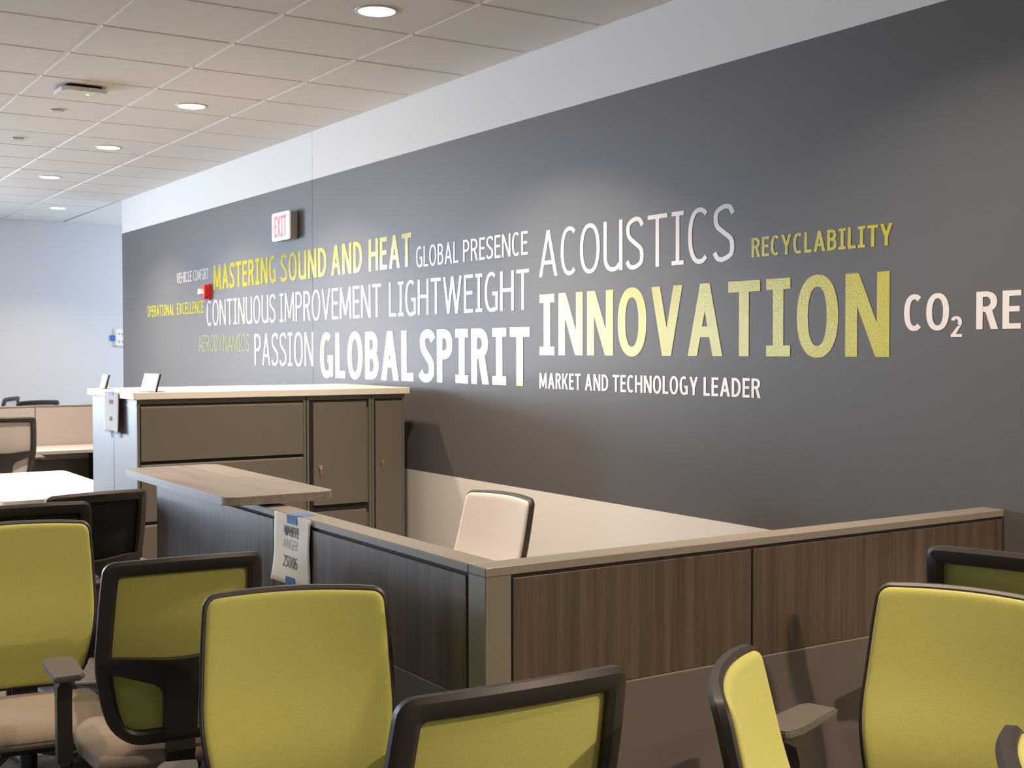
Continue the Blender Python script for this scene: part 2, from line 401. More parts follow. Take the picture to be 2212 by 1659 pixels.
LET = [  # label, material, z0, z1, weight, words [(text, y_left, y_right)]
 ('small white VEHICLE COMFORT lettering', 'txt_white', .580, .667, .12, [('VEHICLE', 10.622, 10.225), ('COMFORT', 10.18, 9.813)]),
 ('green MASTERING SOUND AND HEAT lettering', 'txt_green', .484, .679, .165, [('MASTERING', 9.693, 8.381), ('SOUND', 8.295, 7.520), ('AND', 7.447, 6.990), ('HEAT', 6.900, 6.347)]),
 ('white GLOBAL PRESENCE lettering', 'txt_white', .4735, .5905, .125, [('GLOBAL', 6.291, 5.814), ('PRESENCE', 5.763, 5.137)]),
 ('green OPERATIONAL EXCELLENCE lettering', 'txt_green', .308, .408, .155, [('OPERATIONAL', 11.485, 10.70), ('EXCELLENCE', 10.62, 9.935)]),
 ('thin white CONTINUOUS IMPROVEMENT LIGHTWEIGHT lettering', 'txt_white', .200, .402, .105, [('CONTINUOUS', 9.862, 8.398), ('IMPROVEMENT', 8.321, 6.737), ('LIGHTWEIGHT', 6.631, 5.123)]),
 ('pale green AERODYNAMICS lettering', 'txt_dull', -.008, .123, .085, [('AERODYNAMICS', 10.066, 8.914)]),
 ('thin white PASSION lettering', 'txt_white', -.110, .122, .105, [('PASSION', 8.811, 7.738)]),
 ('bold green GLOBAL SPIRIT lettering', 'txt_green', -.1815, .1135, .19, [('GLOBAL', 7.633, 6.327), ('SPIRIT', 6.249, 5.119)]),
 ('large thin white ACOUSTICS lettering', 'txt_white', .355, .579, .098, [('ACOUSTICS', 5.036, 3.659)]),
 ('largest bold green INNOVATION lettering', 'txt_green', -.0265, .270, .172, [('INNOVATION', 5.032, 2.887)]),
 ('small green RECYCLABILITY lettering', 'txt_green', .3585, .434, .165, [('RECYCLABILITY', 3.562, 2.876)]),
 ('bold white CO2 RE lettering', 'txt_white', .0635, .184, .165, [('CO', 2.825, 2.642), ('RE', 2.538, 2.376)]),
 ('white MARKET AND TECHNOLOGY LEADER lettering', 'txt_white', -.1885, -.1125, .16, [('MARKET', 5.036, 4.690), ('AND', 4.657, 4.478), ('TECHNOLOGY', 4.447, 3.872), ('LEADER', 3.838, 3.510)]),
]
for label, mk, z0, z1, wt, words in LET:
    polys = []
    for s, ya, yb in words:
        polys += [[(a-ya, b) for a, b in p] for p in text_polys(s, wt, ya-yb, z1-z0)]
    if 'CO2' in label:
        polys += [[(a-2.635, b-.0235) for a, b in p] for p in text_polys('2', .17, .044, .067)]
    tag(text_mesh('wall_lettering', polys, lambda a, b, z0=z0: (WX-.0012, -a, EYE+z0+b), M_[mk], wall_right), label)

# ------------------------------------------------------------------ things on walls and ceiling
# exit sign
ex = tag(empty('exit_sign', (WX, 8.13, EYE+.765)), 'white exit sign with red letters high on the dark wall', 'exit sign')
bm = bmesh.new(); prism(bm, rounded_rect(-.155, .155, 0, .19, .022), 'x', -.060, -.008)
from_bm('housing', bm, M_['plas_grey'], ex)
bm = bmesh.new(); prism(bm, rounded_rect(-.158, .158, -.003, .193, .024), 'x', -.070, -.060)
from_bm('face_plate', bm, M_['exit_face'], ex)
bm = bmesh.new(); add_box(bm, -.008, 0, -.14, .14, .012, .178); from_bm('back_plate', bm, M_['groove'], ex)
P_ = [[(a-.105, b) for a, b in p] for p in text_polys('EXIT', .17, .21, .145)]+[[(a-.143, b+.022) for a, b in p] for p in text_polys('<', .07, .024, .10)]
tag(text_mesh('letters', P_, lambda a, b: (-.0712, -a, .023+b), M_['exit_red'], ex), 'red EXIT letters and arrow')
# fire alarm
fa = tag(empty('fire_alarm', (WX, 9.80, EYE+.41)), 'red fire alarm strobe under the small white lettering', 'fire alarm')
bm = bmesh.new(); prism(bm, rounded_rect(-.06, .06, 0, .125, .012), 'x', -.022, 0); from_bm('back_box', bm, M_['alarm_red'], fa)
bm = bmesh.new(); prism(bm, rounded_rect(-.052, .052, .006, .119, .03), 'x', -.055, -.022); from_bm('horn_body', bm, M_['alarm_red'], fa)
bm = bmesh.new(); prism(bm, [(-.035, .045), (.035, .045), (.028, .085), (-.028, .085)], 'x', -.085, -.055); from_bm('strobe_lens', bm, M_['lens'], fa)

# recessed downlights
def downlight(loc, label, lamp=52):
    r = tag(empty('downlight', loc), label, 'ceiling light', 'recessed round downlights')
    bm = bmesh.new()
    n = 40
    prof = [(.094, -.000), (.094, -.004), (.080, -.005), (.078, .001)]
    rows = [[bm.verts.new((a*math.cos(2*pi*i/n), a*math.sin(2*pi*i/n), z)) for i in range(n)] for a, z in prof]
    for j in range(3):
        for i in range(n): bm.faces.new((rows[j][i], rows[j][(i+1) % n], rows[j+1][(i+1) % n], rows[j+1][i]))
    from_bm('trim_ring', bm, M_['lamp_trim'], r, True)
    bm = bmesh.new(); cyl(bm, (0, 0, -.002), .0795, .004, 40); from_bm('lens', bm, M_['lamp'], r)
    area('downlight_or_fill', (loc[0], loc[1], loc[2]-.012), .15, lamp, WARM, (0, 0, 0), 'DISK', spread=118)
DL = [((2.44, 4.835), 'nearest and largest lit downlight in the ceiling'), ((2.45, 7.30), 'second lit downlight from the camera in the ceiling row'),
      ((2.44, 9.10), 'third lit downlight from the camera in the ceiling row'), ((2.44, 10.91), 'fourth lit downlight, just before the far wall row'),
      ((3.03, 13.23), 'farthest lit downlight, close to the grey far wall')]
for (x, y), lb in DL: downlight((x, y, CEIL), lb, 20 if y > 12 else 50)
for x, y, e in ((2.44, 2.40, 26), (2.44, 0.0, 18), (3.0, -1.4, 180), (.30, 4.25, 10), (-.9, 7.3, 40)):  # row continued out of view, plus fixtureless fill lights added for brightness
    area('downlight_or_fill', (x, y, CEIL-.012), .15, e, WARM, (0, 0, 0), 'DISK', spread=165 if y < -1 else 124)
# wireless access point
ap = tag(empty('access_point', (1.765, 7.135, CEIL)), 'square white ceiling box with a small green light', 'access point')
bm = bmesh.new(); prism(bm, rounded_rect(-.095, .095, -.095, .095, .02), 'z', -.020, 0); from_bm('mount', bm, M_['groove'], ap)
bm = bmesh.new(); prism(bm, rounded_rect(-.125, .125, -.120, .120, .035), 'z', -.040, -.018)
bmesh.ops.bevel(bm, geom=[e for e in bm.edges if abs(e.verts[0].co.z-e.verts[1].co.z) < 1e-5], offset=.006, segments=2, affect='EDGES'); from_bm('cover', bm, M_['tile'], ap, False)
bm = bmesh.new(); cyl(bm, (.028, -.035, -.0415), .008, .003, 16); from_bm('status_light', bm, M_['led'], ap)
for (x, y), lb in (((1.802, 7.854), 'small round sprinkler cover beside the ceiling access point'), ((1.81, 9.038), 'small round sprinkler cover farther along the ceiling')):
    bm = bmesh.new(); cyl(bm, (0, 0, -.004), .040, .008, 28); cyl(bm, (0, 0, -.010), .034, .005, 28, r2=.038)
    o = from_bm('sprinkler_cover', bm, M_['lamp_trim']); o.location = (x, y, CEIL); tag(o, lb, 'sprinkler', 'ceiling sprinkler covers')

# ------------------------------------------------------------------ workstation panels
PT = EYE-.505      # 1.085 panel top
TB = EYE-.829      # .761 lower edge of the wood tiles
# front run, facing the camera (world -y), from the corner to the wall
pf = tag(empty('partition_wall', (1.50, 2.43, 0)), 'low wood-look workstation panel running from the corner post to the dark wall', 'partition')
def pane_box(parent, name, x0, x1, y0, y1, z0, z1, mk, bev=.0015): return box(name, x0, x1, y0, y1, z0, z1, M_[mk], parent, bev, 1)
L1 = WX-1.50
T = .078
box('core_frame', .07, L1, .008, T-.004, .0, PT-.024, M_['groove'], pf)
box('cap', .0, L1, .0, T, PT-.022, PT, M_['cap'], pf, .002, 1)
box('corner_post', .0, .072, .0, T, 0, PT-.0225, M_['post'], pf, .002, 1)
for a, b in ((.076, .837), (.843, L1-.012)):
    pane_box(pf, 'wood_tile', a, b, -.001, .010, TB+.003, PT-.030, 'wood_panel')
    pane_box(pf, 'lower_tile', a, b, -.001, .010, .10, TB-.003, 'lowpanel')
    pane_box(pf, 'tile_edge', a, b, -.002, .006, TB-.003, TB+.002, 'cap', .0005)
pane_box(pf, 'end_strip', L1-.011, L1, .001, T, 0, PT-.024, 'plastic')
box('kick_plate', .076, L1, .004, T-.006, .0, .098, M_['metal_dark'], pf)
box('inner_face', .075, L1, T-.004, T+.002, .1, PT-.026, M_['beigepanel'], pf)
# side run, parallel to the dark wall
ps = tag(empty('partition_wall', (1.50, 2.513, 0)), 'wood-look side panel running from the corner post back under the counter', 'partition')
L2 = 4.925-2.513
box('core_frame', .008, T-.004, .0, L2, .0, PT-.024, M_['groove'], ps)
box('cap', .0, T, -.004, L2, PT-.022, PT, M_['cap'], ps, .002, 1)
for a, b, zlow in ((.004, 1.192, TB), (1.198, L2-.002, .10)):
    pane_box(ps, 'wood_tile', -.001, .010, a, b, zlow+.003, PT-.030, 'wood_panel')
    if zlow > .2:
        pane_box(ps, 'lower_tile', -.001, .010, a, b, .10, zlow-.003, 'lowpanel')
        pane_box(ps, 'tile_edge', -.002, .006, a, b, zlow-.003, zlow+.002, 'cap', .0005)
pane_box(ps, 'end_strip', .0, T, L2, L2+.010, 0, PT-.022, 'plastic')
box('kick_plate', .004, T-.006, 0, L2, .0, .098, M_['metal_dark'], ps)
box('inner_face', T-.004, T+.002, .08, L2, .1, PT-.026, M_['beigepanel'], ps)
# transaction counter on the side run
tc_ = tag(empty('counter_top', (1.562, 4.363, 1.090)), 'grey-brown wood-look counter top with rounded corners resting over the side panel', 'counter')
bm = bmesh.new(); prism(bm, rounded_rect(-.190, .190, -.585, .597, .055, 8), 'z', .004, .032)
bmesh.ops.bevel(bm, geom=[e for e in bm.edges if abs(e.verts[0].co.z-e.verts[1].co.z) < 1e-5], offset=.002, segments=1, affect='EDGES')
from_bm('slab', bm, M_['wood_top'], tc_)
for y in (-.40, .40): box('bracket', -.11, .11, y-.02, y+.02, -.0045, .0045, M_['metal_dark'], tc_)

# ------------------------------------------------------------------ storage cabinets
CY = 6.20
def lateral_file(root_loc, wd, dp, label, drawers=True):
    r = tag(empty('filing_cabinet', root_loc), label, 'cabinet')
    H = 1.342
    box('carcass', 0, wd, .012, dp, 0, H, M_['cab'], r, .002, 1)
    box('top_rail', 0, wd, 0, .012, H-.022, H, M_['cab'], r, .001, 1)
    for x0, x1 in ((0, .014), (wd-.014, wd)): box('stile', x0, x1, 0, .012, .0, H-.022, M_['cab'], r, .001, 1)
    return r, H
fc, H_ = lateral_file((1.79, CY, 0), .905, .42, 'wide taupe lateral filing cabinet with stacked drawers')
zz = [1.322, 1.030, .727, .424, .121]
for i in range(4):
    z1, z0 = zz[i], zz[i+1]
    box('drawer_recess', .016, .889, .006, .0125, z1-.030, z1-.001, M_['groove'], fc)
    bm = bmesh.new()
    prism(bm, [(-.006, z0+.004), (-.006, z1-.022), (.002, z1-.014), (.011, z1-.014), (.011, z0+.004)], 'x', .018, .887)
    from_bm('drawer', bm, M_['cab'], fc)
def key(parent, x, z):
    bm = bmesh.new(); cyl(bm, (x, -.010, z), .0095, .012, 20, axis='y'); cyl(bm, (x, -.018, z-.010), .0075, .003, 16, axis='y')
    add_box(bm, x-.0022, x+.0022, -.022, -.019, z-.040, z-.012)
    from_bm('key', bm, M_['brass'], parent, False)
fb, _ = lateral_file((2.700, CY, 0), .385, .42, 'narrow taupe cabinet with a tall door beside the wide filing cabinet')
box('recess', .016, .369, .006, .0125, 1.28, 1.318, M_['groove'], fb)
box('door', .036, .352, -.006, .011, .748, 1.306, M_['cab'], fb, .002, 1)
box('drawer_recess', .016, .369, .006, .0125, .70, .746, M_['groove'], fb)
box('drawer', .036, .352, -.006, .011, .42, .712, M_['cab'], fb, .002, 1)
box('drawer', .036, .352, -.006, .011, .12, .410, M_['cab'], fb, .002, 1)
box('hinge_gap', .018, .035, .004, .0125, .12, 1.30, M_['groove'], fb)
key(fb, .072, EYE-.630)
fd, _ = lateral_file((3.088, CY, 0), .205, .42, 'slim taupe locker cabinet standing nearest the dark wall')
box('hinge_gap', .014, .022, .004, .0125, .12, 1.315, M_['groove'], fd)
box('recess', .014, .190, .006, .0125, 1.295, 1.320, M_['groove'], fd)
box('door', .022, .188, -.006, .011, .12, 1.306, M_['cab'], fd, .002, 1)
key(fd, .058, EYE-.618)
rb, _ = lateral_file((1.79, CY+.422, 0), 1.50, .43, 'taupe cabinet row standing back to back behind the drawers')
for i, x in enumerate((.02, .52, 1.02)):
    box('door', x, x+.46, .430, .442, .12, 1.30, M_['cab'], rb, .002, 1)
o = box('cabinet_top', 1.768, 3.318, CY-.020, CY+.880, 1.3435, 1.380, M_['white_lam'], None, .003, 1)
tag(o, 'long white laminate top lying across the taupe cabinets', 'worktop')
o = box('edge_trim', -.0015, .0, .02, .40, 1.308, 1.313, M_['cap'], fc)

# small signs on the cabinet top
def card_sign(x, y, rz, w_, h_, label):
    r = tag(empty('sign_holder', (x, y, 1.3805), rz), label, 'sign', None)
    bm = bmesh.new(); prism(bm, [(0, 0), (.006, 0), (.006+.28*h_, h_), (.28*h_, h_)], 'y', -w_/2, w_/2)
    from_bm('card', bm, M_['plas_white'], r)
    bm = bmesh.new(); prism(bm, [(.0062, 0), (.016, 0), (.014+.28*h_, h_*.97), (.0062+.28*h_, h_*.97)], 'y', -w_/2-.001, w_/2+.001)
    from_bm('holder', bm, M_['metal_dark'], r)
    bm = bmesh.new(); prism(bm, rounded_rect(-.01, .06, -w_*.45, w_*.45, .008, 4), 'z', 0, .003); from_bm('foot', bm, M_['plas_grey'], r)
card_sign(1.87, 6.30, math.radians(7), .172, .092, 'white card in a tilted dark holder near the front of the white cabinet top')
card_sign(1.80, 6.90, math.radians(6), .070, .078, 'small white card in a tilted holder at the far left of the cabinet top')

# ------------------------------------------------------------------ paper notices
def paper(name, place, wd, ht, nx, nz, curl, label):
    vs, fs = [], []
    for j in range(nz+1):
        for i in range(nx+1):
            u, v = i/nx, j/nz; vs.append(place(u*wd, -v*ht, curl(u, v)))
    for j in range(nz):
        for i in range(nx): a = j*(nx+1)+i; fs.append((a, a+1, a+nx+2, a+nx+1))
    me = bpy.data.meshes.new(name); me.from_pydata(vs, [], fs); me.update()
    o = link(name, me, M_['paper'], None, True)
    sm = o.modifiers.new('thickness', 'SOLIDIFY'); sm.thickness = .0006; sm.offset = 0
    tag(o, label, 'paper'); return o
def strip(name, quads, m, parent, label=None):
    vs, fs = [], []
    for q in quads: i = len(vs); vs += q; fs.append(tuple(range(i, i+4)))
    me = bpy.data.meshes.new(name); me.from_pydata(vs, [], fs); me.update(); o = link(name, me, m, parent)
    if label: o['label'] = label
    return o
# notice on the side panel (x = 1.50 face, seen from -x); u runs towards -y
PX = 1.50; PYL = 3.682; PZ = PT-.001
c1 = lambda u, v: .004+.012*v*v*(1.2-u)+.002*math.sin(5*u+7*v)
pl1 = lambda a, b, off: (PX-.003-off, PYL-a, PZ+b)
pA = paper('paper_notice', pl1, .272, .212, 14, 12, c1, 'white notice with crossed-out name taped to the wood-look side panel')
def on1(a, b): return pl1(a, b-.212, c1(a/.272, 1-b/.212)+.0012)
Tt = [[(a+.080, b+.146) for a, b in p] for p in text_polys('WHITE', .16, .108, .031)]
Tt += [[(.076, .156), (.184, .160), (.184, .163), (.076, .159)], [(.078, .163), (.186, .166), (.186, .169), (.078, .166)], [(.095, .150), (.150, .172), (.150, .175), (.095, .153)]]
tag(text_mesh('name_print', Tt, on1, M_['ink'], pA), 'black WHITE crossed out')
Tt = [[(a+.072, b+.108) for a, b in p] for p in text_polys('ANGER', .07, .112, .028)]
tag(text_mesh('handwriting', Tt, on1, M_['ink_faint'], pA), 'faint handwritten ANGER')
Tt = [[(a+.082, b+.052) for a, b in p] for p in text_polys('2S006', .12, .106, .034)]
tag(text_mesh('number_print', Tt, on1, M_['ink'], pA), 'black 2S006')
def tq(a0, a1, b0, b1, e=.002): return [pl1(a0, b0-.212, c1(a0/.272, 1-b0/.212)+e), pl1(a1, b0-.212, c1(a1/.272, 1-b0/.212)+e), pl1(a1, b1-.212, c1(a1/.272, 1-b1/.212)+e), pl1(a0, b1-.212, c1(a0/.272, 1-b1/.212)+e)]
strip('tape', [tq(.105, .175, .186, .2118), [(PX-.0095, PYL-.105, PZ+.0018), (PX-.0095, PYL-.175, PZ+.0018), (PX+.052, PYL-.185, PZ+.0018), (PX+.052, PYL-.112, PZ+.0018)]], M_['tape'], pA, 'blue tape folded over the panel cap')
strip('tape', [tq(.110, .172, -.010, .024)], M_['tape'], pA, 'blue tape at the lower edge')
# notice on the left end of the cabinets (x = 1.768 face)
c2 = lambda u, v: .003+.006*v*v*u
pl2 = lambda a, b, off: (1.767-off, 6.715-a, 1.374+b)
pB = paper('paper_notice', pl2, .285, .213, 12, 10, c2, 'white notice taped to the blue-lit end of the cabinets')
def on2(a, b): return pl2(a, b-.213, c2(a/.285, 1-b/.213)+.0012)
Tt = [[(a+.100, b+.150) for a, b in p] for p in text_polys('HUT', .14, .075, .022)]
strip('tape', [[pl2(.105, .002, .006), pl2(.185, .002, .006), pl2(.185, -.018, .006), pl2(.105, -.018, .006)]], M_['tape'], pB, 'blue tape at the top edge')
strip('tape', [[pl2(.135, -.200, .010), pl2(.190, -.202, .012), pl2(.178, -.235, .004), pl2(.150, -.238, .004)]], M_['tape'], pB, 'blue tape at the lower edge')
marks = [[(.105+i*.016, .150+.004*(i % 2)), (.115+i*.016, .150), (.117+i*.016, .172), (.107+i*.016, .172)] for i in range(5)]+[[(.115+i*.015, .062), (.125+i*.015, .062), (.125+i*.015, .084), (.115+i*.015, .084)] for i in range(4)]
tag(text_mesh('faded_print', marks, on2, M_['ink_faint'], pB), kind='stuff')
# notice on the far wall
pl3 = lambda a, b, off: (3.955+a, FARY-.003-off, 1.845+b)
pC = paper('paper_notice', pl3, .28, .215, 6, 6, lambda u, v: .004, 'pale notice with blue tape on the grey far wall, partly behind the dark wall')
strip('tape', [[(3.915, FARY-.010, 1.765), (3.975, FARY-.010, 1.765), (3.975, FARY-.010, 1.700), (3.915, FARY-.010, 1.700)]], M_['tape'], pC, 'blue tape on the left edge')
marks = [[(.06+i*.035, .14-.006*i), (.072+i*.035, .14-.006*i), (.066+i*.035, .165-.006*i), (.054+i*.035, .165-.006*i)] for i in range(4)]+[[(.065+i*.035, .05), (.077+i*.035, .045), (.070+i*.035, .075), (.058+i*.035, .078)] for i in range(4)]
tag(text_mesh('faded_print', marks, lambda a, b: (3.955+a, FARY-.009, 1.845-.215+b), M_['ink_faint'], pC), kind='stuff')

# ------------------------------------------------------------------ desks
def desk_legs(r, pts, h, mk='metal_dark'):
    for x, y in pts:
        box('leg', x-.025, x+.025, y-.025, y+.025, 0, h, M_[mk], r, .003, 1)
dk = tag(empty('desk', (1.375, 7.39, 0)), 'bright white desk top at the left behind the cabinets', 'desk')
bm = bmesh.new(); prism(bm, rounded_rect(0, .735, 0, 1.72, .05, 6), 'z', .708, .740)
bmesh.ops.bevel(bm, geom=[e for e in bm.edges if abs(e.verts[0].co.z-e.verts[1].co.z) < 1e-5], offset=.004, segments=2, affect='EDGES')
from_bm('desk_top', bm, M_['white_lam'], dk)
desk_legs(dk, ((.08, .08), (.655, .08), (.08, 1.64), (.655, 1.64)), .7075)
# far workstation with beige screens
fs_ = tag(empty('workstation_screen', (0, 11.70, 0)), 'row of beige fabric screens behind the far desk', 'partition')
for a, b in ((-.02, 1.21), (1.216, 2.462), (2.468, 3.40)):
    box('screen_panel', a, b, 0, .05, .60, 1.078, M_['beigepanel'], fs_, .003, 1)
    box('lower_panel', a, b, 0, .05, .02, .598, M_['lowpanel'], fs_, .002, 1)
box('screen_cap', -.02, 3.40, -.002, .052, 1.078, 1.092, M_['post'], fs_, .001, 1)
fdsk = tag(empty('desk', (0, 11.05, 0)), 'long beige desk in front of the far beige screens', 'desk')
box('desk_top', 0, 3.40, 0, .640, .700, .730, M_['beigepanel'], fdsk, .003, 1)
for x in (.03, 1.9, 3.36): box('support_panel', x-.015, x+.015, .08, .62, 0, .699, M_['plastic'], fdsk, .002, 1)
pd = tag(empty('pedestal', (2.92, 11.20, 0)), 'dark drawer pedestal under the far beige desk', 'cabinet')
box('carcass', 0, .40, .02, .46, .02, .66, M_['plastic'], pd, .004, 1)
for i in range(3): box('drawer', .01, .39, 0, .018, .03+.21*i, .225+.21*i, M_['lowpanel'], pd, .003, 1)

# ------------------------------------------------------------------ task chairs
ZB, ZT = .48, 1.02
def interp(x, xs, yv):
    for i in range(len(xs)-1):
        if x <= xs[i+1]:
            t = (x-xs[i])/(xs[i+1]-xs[i]); t = max(0, t); return yv[i]+(yv[i+1]-yv[i])*t
    return yv[-1]
def Wd(v):  # smooth half width
    s = 0
    for k in range(-2, 3): s += interp(min(1, max(0, v+k*.04)), [0, .15, .45, .8, 1], [.165, .205, .235, .229, .221])
    return s/5
def back_y(x, v): return -.20-.115*v+.02*math.exp(-((v-.3)/.22)**2)+.7*x*x
def outline(inset, n=56, rT=.030, rB=.07):
    """closed outline of the back, inset by a distance: list of (x, z)"""
    zb, zt = ZB+inset, ZT-inset; rT = max(.012, rT-inset); rB = max(.015, rB-inset)
    side = []
    m = 30
    for i in range(m+1):
        # cosine spacing puts points at the corners
        z = zb+(zt-zb)*(.5-.5*math.cos(pi*i/m)); v = (z-ZB)/(ZT-ZB); w_ = Wd(v)-inset
        if zt-z < rT: d = zt-z; w_ = w_-rT+math.sqrt(max(0, rT*rT-(rT-d)**2))
        if z-zb < rB: d = z-zb; w_ = w_-rB+math.sqrt(max(0, rB*rB-(rB-d)**2))
        side.append((w_, z))
    top = [(side[-1][0]*(1-2*i/12), zt) for i in range(1, 12)]
    bot = [(-side[0][0]*(1-2*i/8), zb) for i in range(1, 8)]
    return side+top+[(-a, b) for a, b in side[::-1]]+bot
def arch(x, z):
    v = (z-ZB)/(ZT-ZB); return z+.009*(1-(x/.23)**2)*max(0, v)**3
def P3(x, z, off): v = (z-ZB)/(ZT-ZB); return (x, back_y(x, v)+off, arch(x, z))
def mesh_frame():
    bm = bmesh.new(); t = .042
    prof = [(0, -.008), (.006, -.002), (t-.006, -.002), (t, -.008), (t, -.022), (t-.010, -.030), (.010, -.030), (0, -.022)]
    loops = []
    for ins, off in prof: loops.append([bm.verts.new(P3(x, z, off)) for x, z in outline(ins)])
    n = len(loops[0])
    for j in range(len(loops)):
        A, B = loops[j], loops[(j+1) % len(loops)]
        for i in range(n): bm.faces.new((A[i], A[(i+1) % n], B[(i+1) % n], B[i]))
    # cross bar growing into the central spine
    def col_top(x): a = abs(x); return .742-.014*math.cos(min(1, a/.2)*pi)*.5-.004
    def col_bot(x):
        a = abs(x)
        if a < .046: return ZB+.02
        base = .700-.050*max(0, 1-(a-.046)/.15)**1.0
        if a < .086:
            r = .04; d = a-.046; return base-(r-math.sqrt(max(0, r*r-(r-d)**2)))
        return base
    xs = [-.205, -.17, -.14, -.11, -.086, -.075, -.065, -.056, -.050, -.0462, -.0459, -.03, 0, .03, .0459, .0462, .050, .056, .065, .075, .086, .11, .14, .17, .205]
    cols = []
    for x in xs:
        tz, bz = col_top(x), col_bot(x); ring_ = []
        bul = .016*(1-(x/.205)**2)
        seg = 9
        for off in (-.006-bul*.3, -.030-bul):
            ring_.append([bm.verts.new(P3(x, bz+(tz-bz)*k/seg, off)) for k in range(seg+1)])
        cols.append(ring_)
    for a, b in zip(cols, cols[1:]):
        for side in (0, 1):
            for k in range(9): bm.faces.new((a[side][k], b[side][k], b[side][k+1], a[side][k+1]))
        bm.faces.new((a[0][0], b[0][0], b[1][0], a[1][0])); bm.faces.new((a[0][-1], b[0][-1], b[1][-1], a[1][-1]))
    bmesh.ops.recalc_face_normals(bm, faces=bm.faces)
    me = bpy.data.meshes.new('backrest_frame'); bm.to_mesh(me); bm.free(); return me
def mesh_fabric():
    bm = bmesh.new(); ins = .010; zb, zt = ZB+ins, ZT-ins; nz, nx = 30, 18; rT, rB = .024, .062
    def hw(z):
        w_ = Wd((z-ZB)/(ZT-ZB))-ins
        if zt-z < rT: d = zt-z; w_ = w_-rT+math.sqrt(max(0, rT*rT-(rT-d)**2))
        if z-zb < rB: d = z-zb; w_ = w_-rB+math.sqrt(max(0, rB*rB-(rB-d)**2))
        return w_
    G = []
    for lay in (0, 1):
        rows = []
        for j in range(nz+1):
            q = j/nz; z = zb+(zt-zb)*(.5-.5*math.cos(pi*q)); h = hw(z); row = []
            for i in range(nx+1):
                s = -math.cos(pi*i/nx); x = s*h
                e = min(h-abs(x), z-zb, zt-z); k = min(1, max(0, e)/.012); k = math.sqrt(1-(1-k)**2)
                off = (.000+.008*k) if lay == 0 else (-.006 if e > .001 else 0.0)
                row.append(bm.verts.new(P3(x, z, off)))
            rows.append(row)
        G.append(rows)
    for rows in G:
        for j in range(nz):
            for i in range(nx): bm.faces.new((rows[j][i], rows[j][i+1], rows[j+1][i+1], rows[j+1][i]))
    bmesh.ops.remove_doubles(bm, verts=bm.verts, dist=.0012)
    bmesh.ops.recalc_face_normals(bm, faces=bm.faces)
    me = bpy.data.meshes.new('backrest_mesh'); bm.to_mesh(me); bm.free(); return me
def bm_mesh(name, fn):
    bm = bmesh.new(); fn(bm); bmesh.ops.recalc_face_normals(bm, faces=bm.faces); me = bpy.data.meshes.new(name); bm.to_mesh(me); bm.free(); return me
def f_seat(bm):
    nx, ny = 20, 20; rows = {}
    for lay in (0, 1):
        for j in range(ny+1):
            for i in range(nx+1):
                u, v = -math.cos(pi*i/nx), -math.cos(pi*j/ny)
                x = .245*u*(1-.10*max(0, v)**3)*math.sqrt(1-.18*v*v); y = .235*v*math.sqrt(1-.14*u*u)+.015
                e = min(1-abs(u), 1-abs(v)); k = math.sqrt(1-(1-min(1, e/.35))**2)
                z = .430+.045*k-.012*max(0, v)**3 if lay == 0 else .430-.038*k
                rows[lay, i, j] = bm.verts.new((x, y, z))
    for lay in (0, 1):
        for j in range(ny):
            for i in range(nx): bm.faces.new((rows[lay, i, j], rows[lay, i+1, j], rows[lay, i+1, j+1], rows[lay, i, j+1]))
    bmesh.ops.remove_doubles(bm, verts=bm.verts, dist=.0008)
def f_pad(bm):
    prism(bm, [(-.043, -.128), (-.046, -.120), (-.047, .06), (-.042, .112), (-.034, .122), (.034, .122), (.042, .112), (.047, .06), (.044, -.10), (.030, -.128)], 'z', .664, .681)
    bmesh.ops.bevel(bm, geom=[e for e in bm.edges if abs(e.verts[0].co.z-e.verts[1].co.z) < 1e-5], offset=.004, segments=2, affect='EDGES')
def f_post(bm):
    prof = [(-.022, .40), (-.020, .585), (-.032, .625), (-.085, .655), (-.085, .6645), (.108, .6645), (.105, .652), (.045, .625), (.024, .585), (.026, .40)]
    prism(bm, prof, 'x', -.021, .021)
def f_arm_bar(s):
    def f(bm):
        f_post(bm); add_box(bm, min(-s*.02, s*-.17), max(-s*.02, s*-.17), -.024, .028, .372, .398, .004, 1)
        add_box(bm, -.015, .015, -.024, .028, .372, .402, .003, 1)
    return f
def f_support(bm):
    # curved spine foot from the back to the seat mechanism
    pts = [(-.235, .52), (-.245, .46), (-.225, .41), (-.16, .385), (-.05, .380)]
    up_ = [(y, z+.022) for y, z in pts]; up_[0] = (-.205, .52); up_[1] = (-.215, .47); up_[2] = (-.200, .43)
    prism(bm, pts+up_[::-1], 'x', -.040, .040)
def f_mech(bm): add_box(bm, -.09, .09, -.12, .12, .352, .391, .012, 2)
def f_lift(bm): cyl(bm, (0, 0, .24), .027, .24, 20); cyl(bm, (0, 0, .30), .018, .18, 20)
def f_hub(bm): cyl(bm, (0, 0, .105), .050, .055, 20, r2=.038)
def f_leg(bm):
    A = [(.03, -.026, .078), (.03, .026, .078), (.03, .022, .128), (.03, -.022, .128)]
    B = [(.272, -.017, .062), (.272, .017, .062), (.272, .012, .080), (.272, -.012, .080)]
    a = [bm.verts.new(p) for p in A]; b = [bm.verts.new(p) for p in B]
    for i in range(4): j = (i+1) % 4; bm.faces.new((a[i], a[j], b[j], b[i]))
    bm.faces.new(a[::-1]); bm.faces.new(b)
def f_caster(bm):
    for s in (-.018, .018): cyl(bm, (.252, s, .0285), .028, .018, 18, axis='y')
    cyl(bm, (.257, 0, .052), .010, .03, 10)
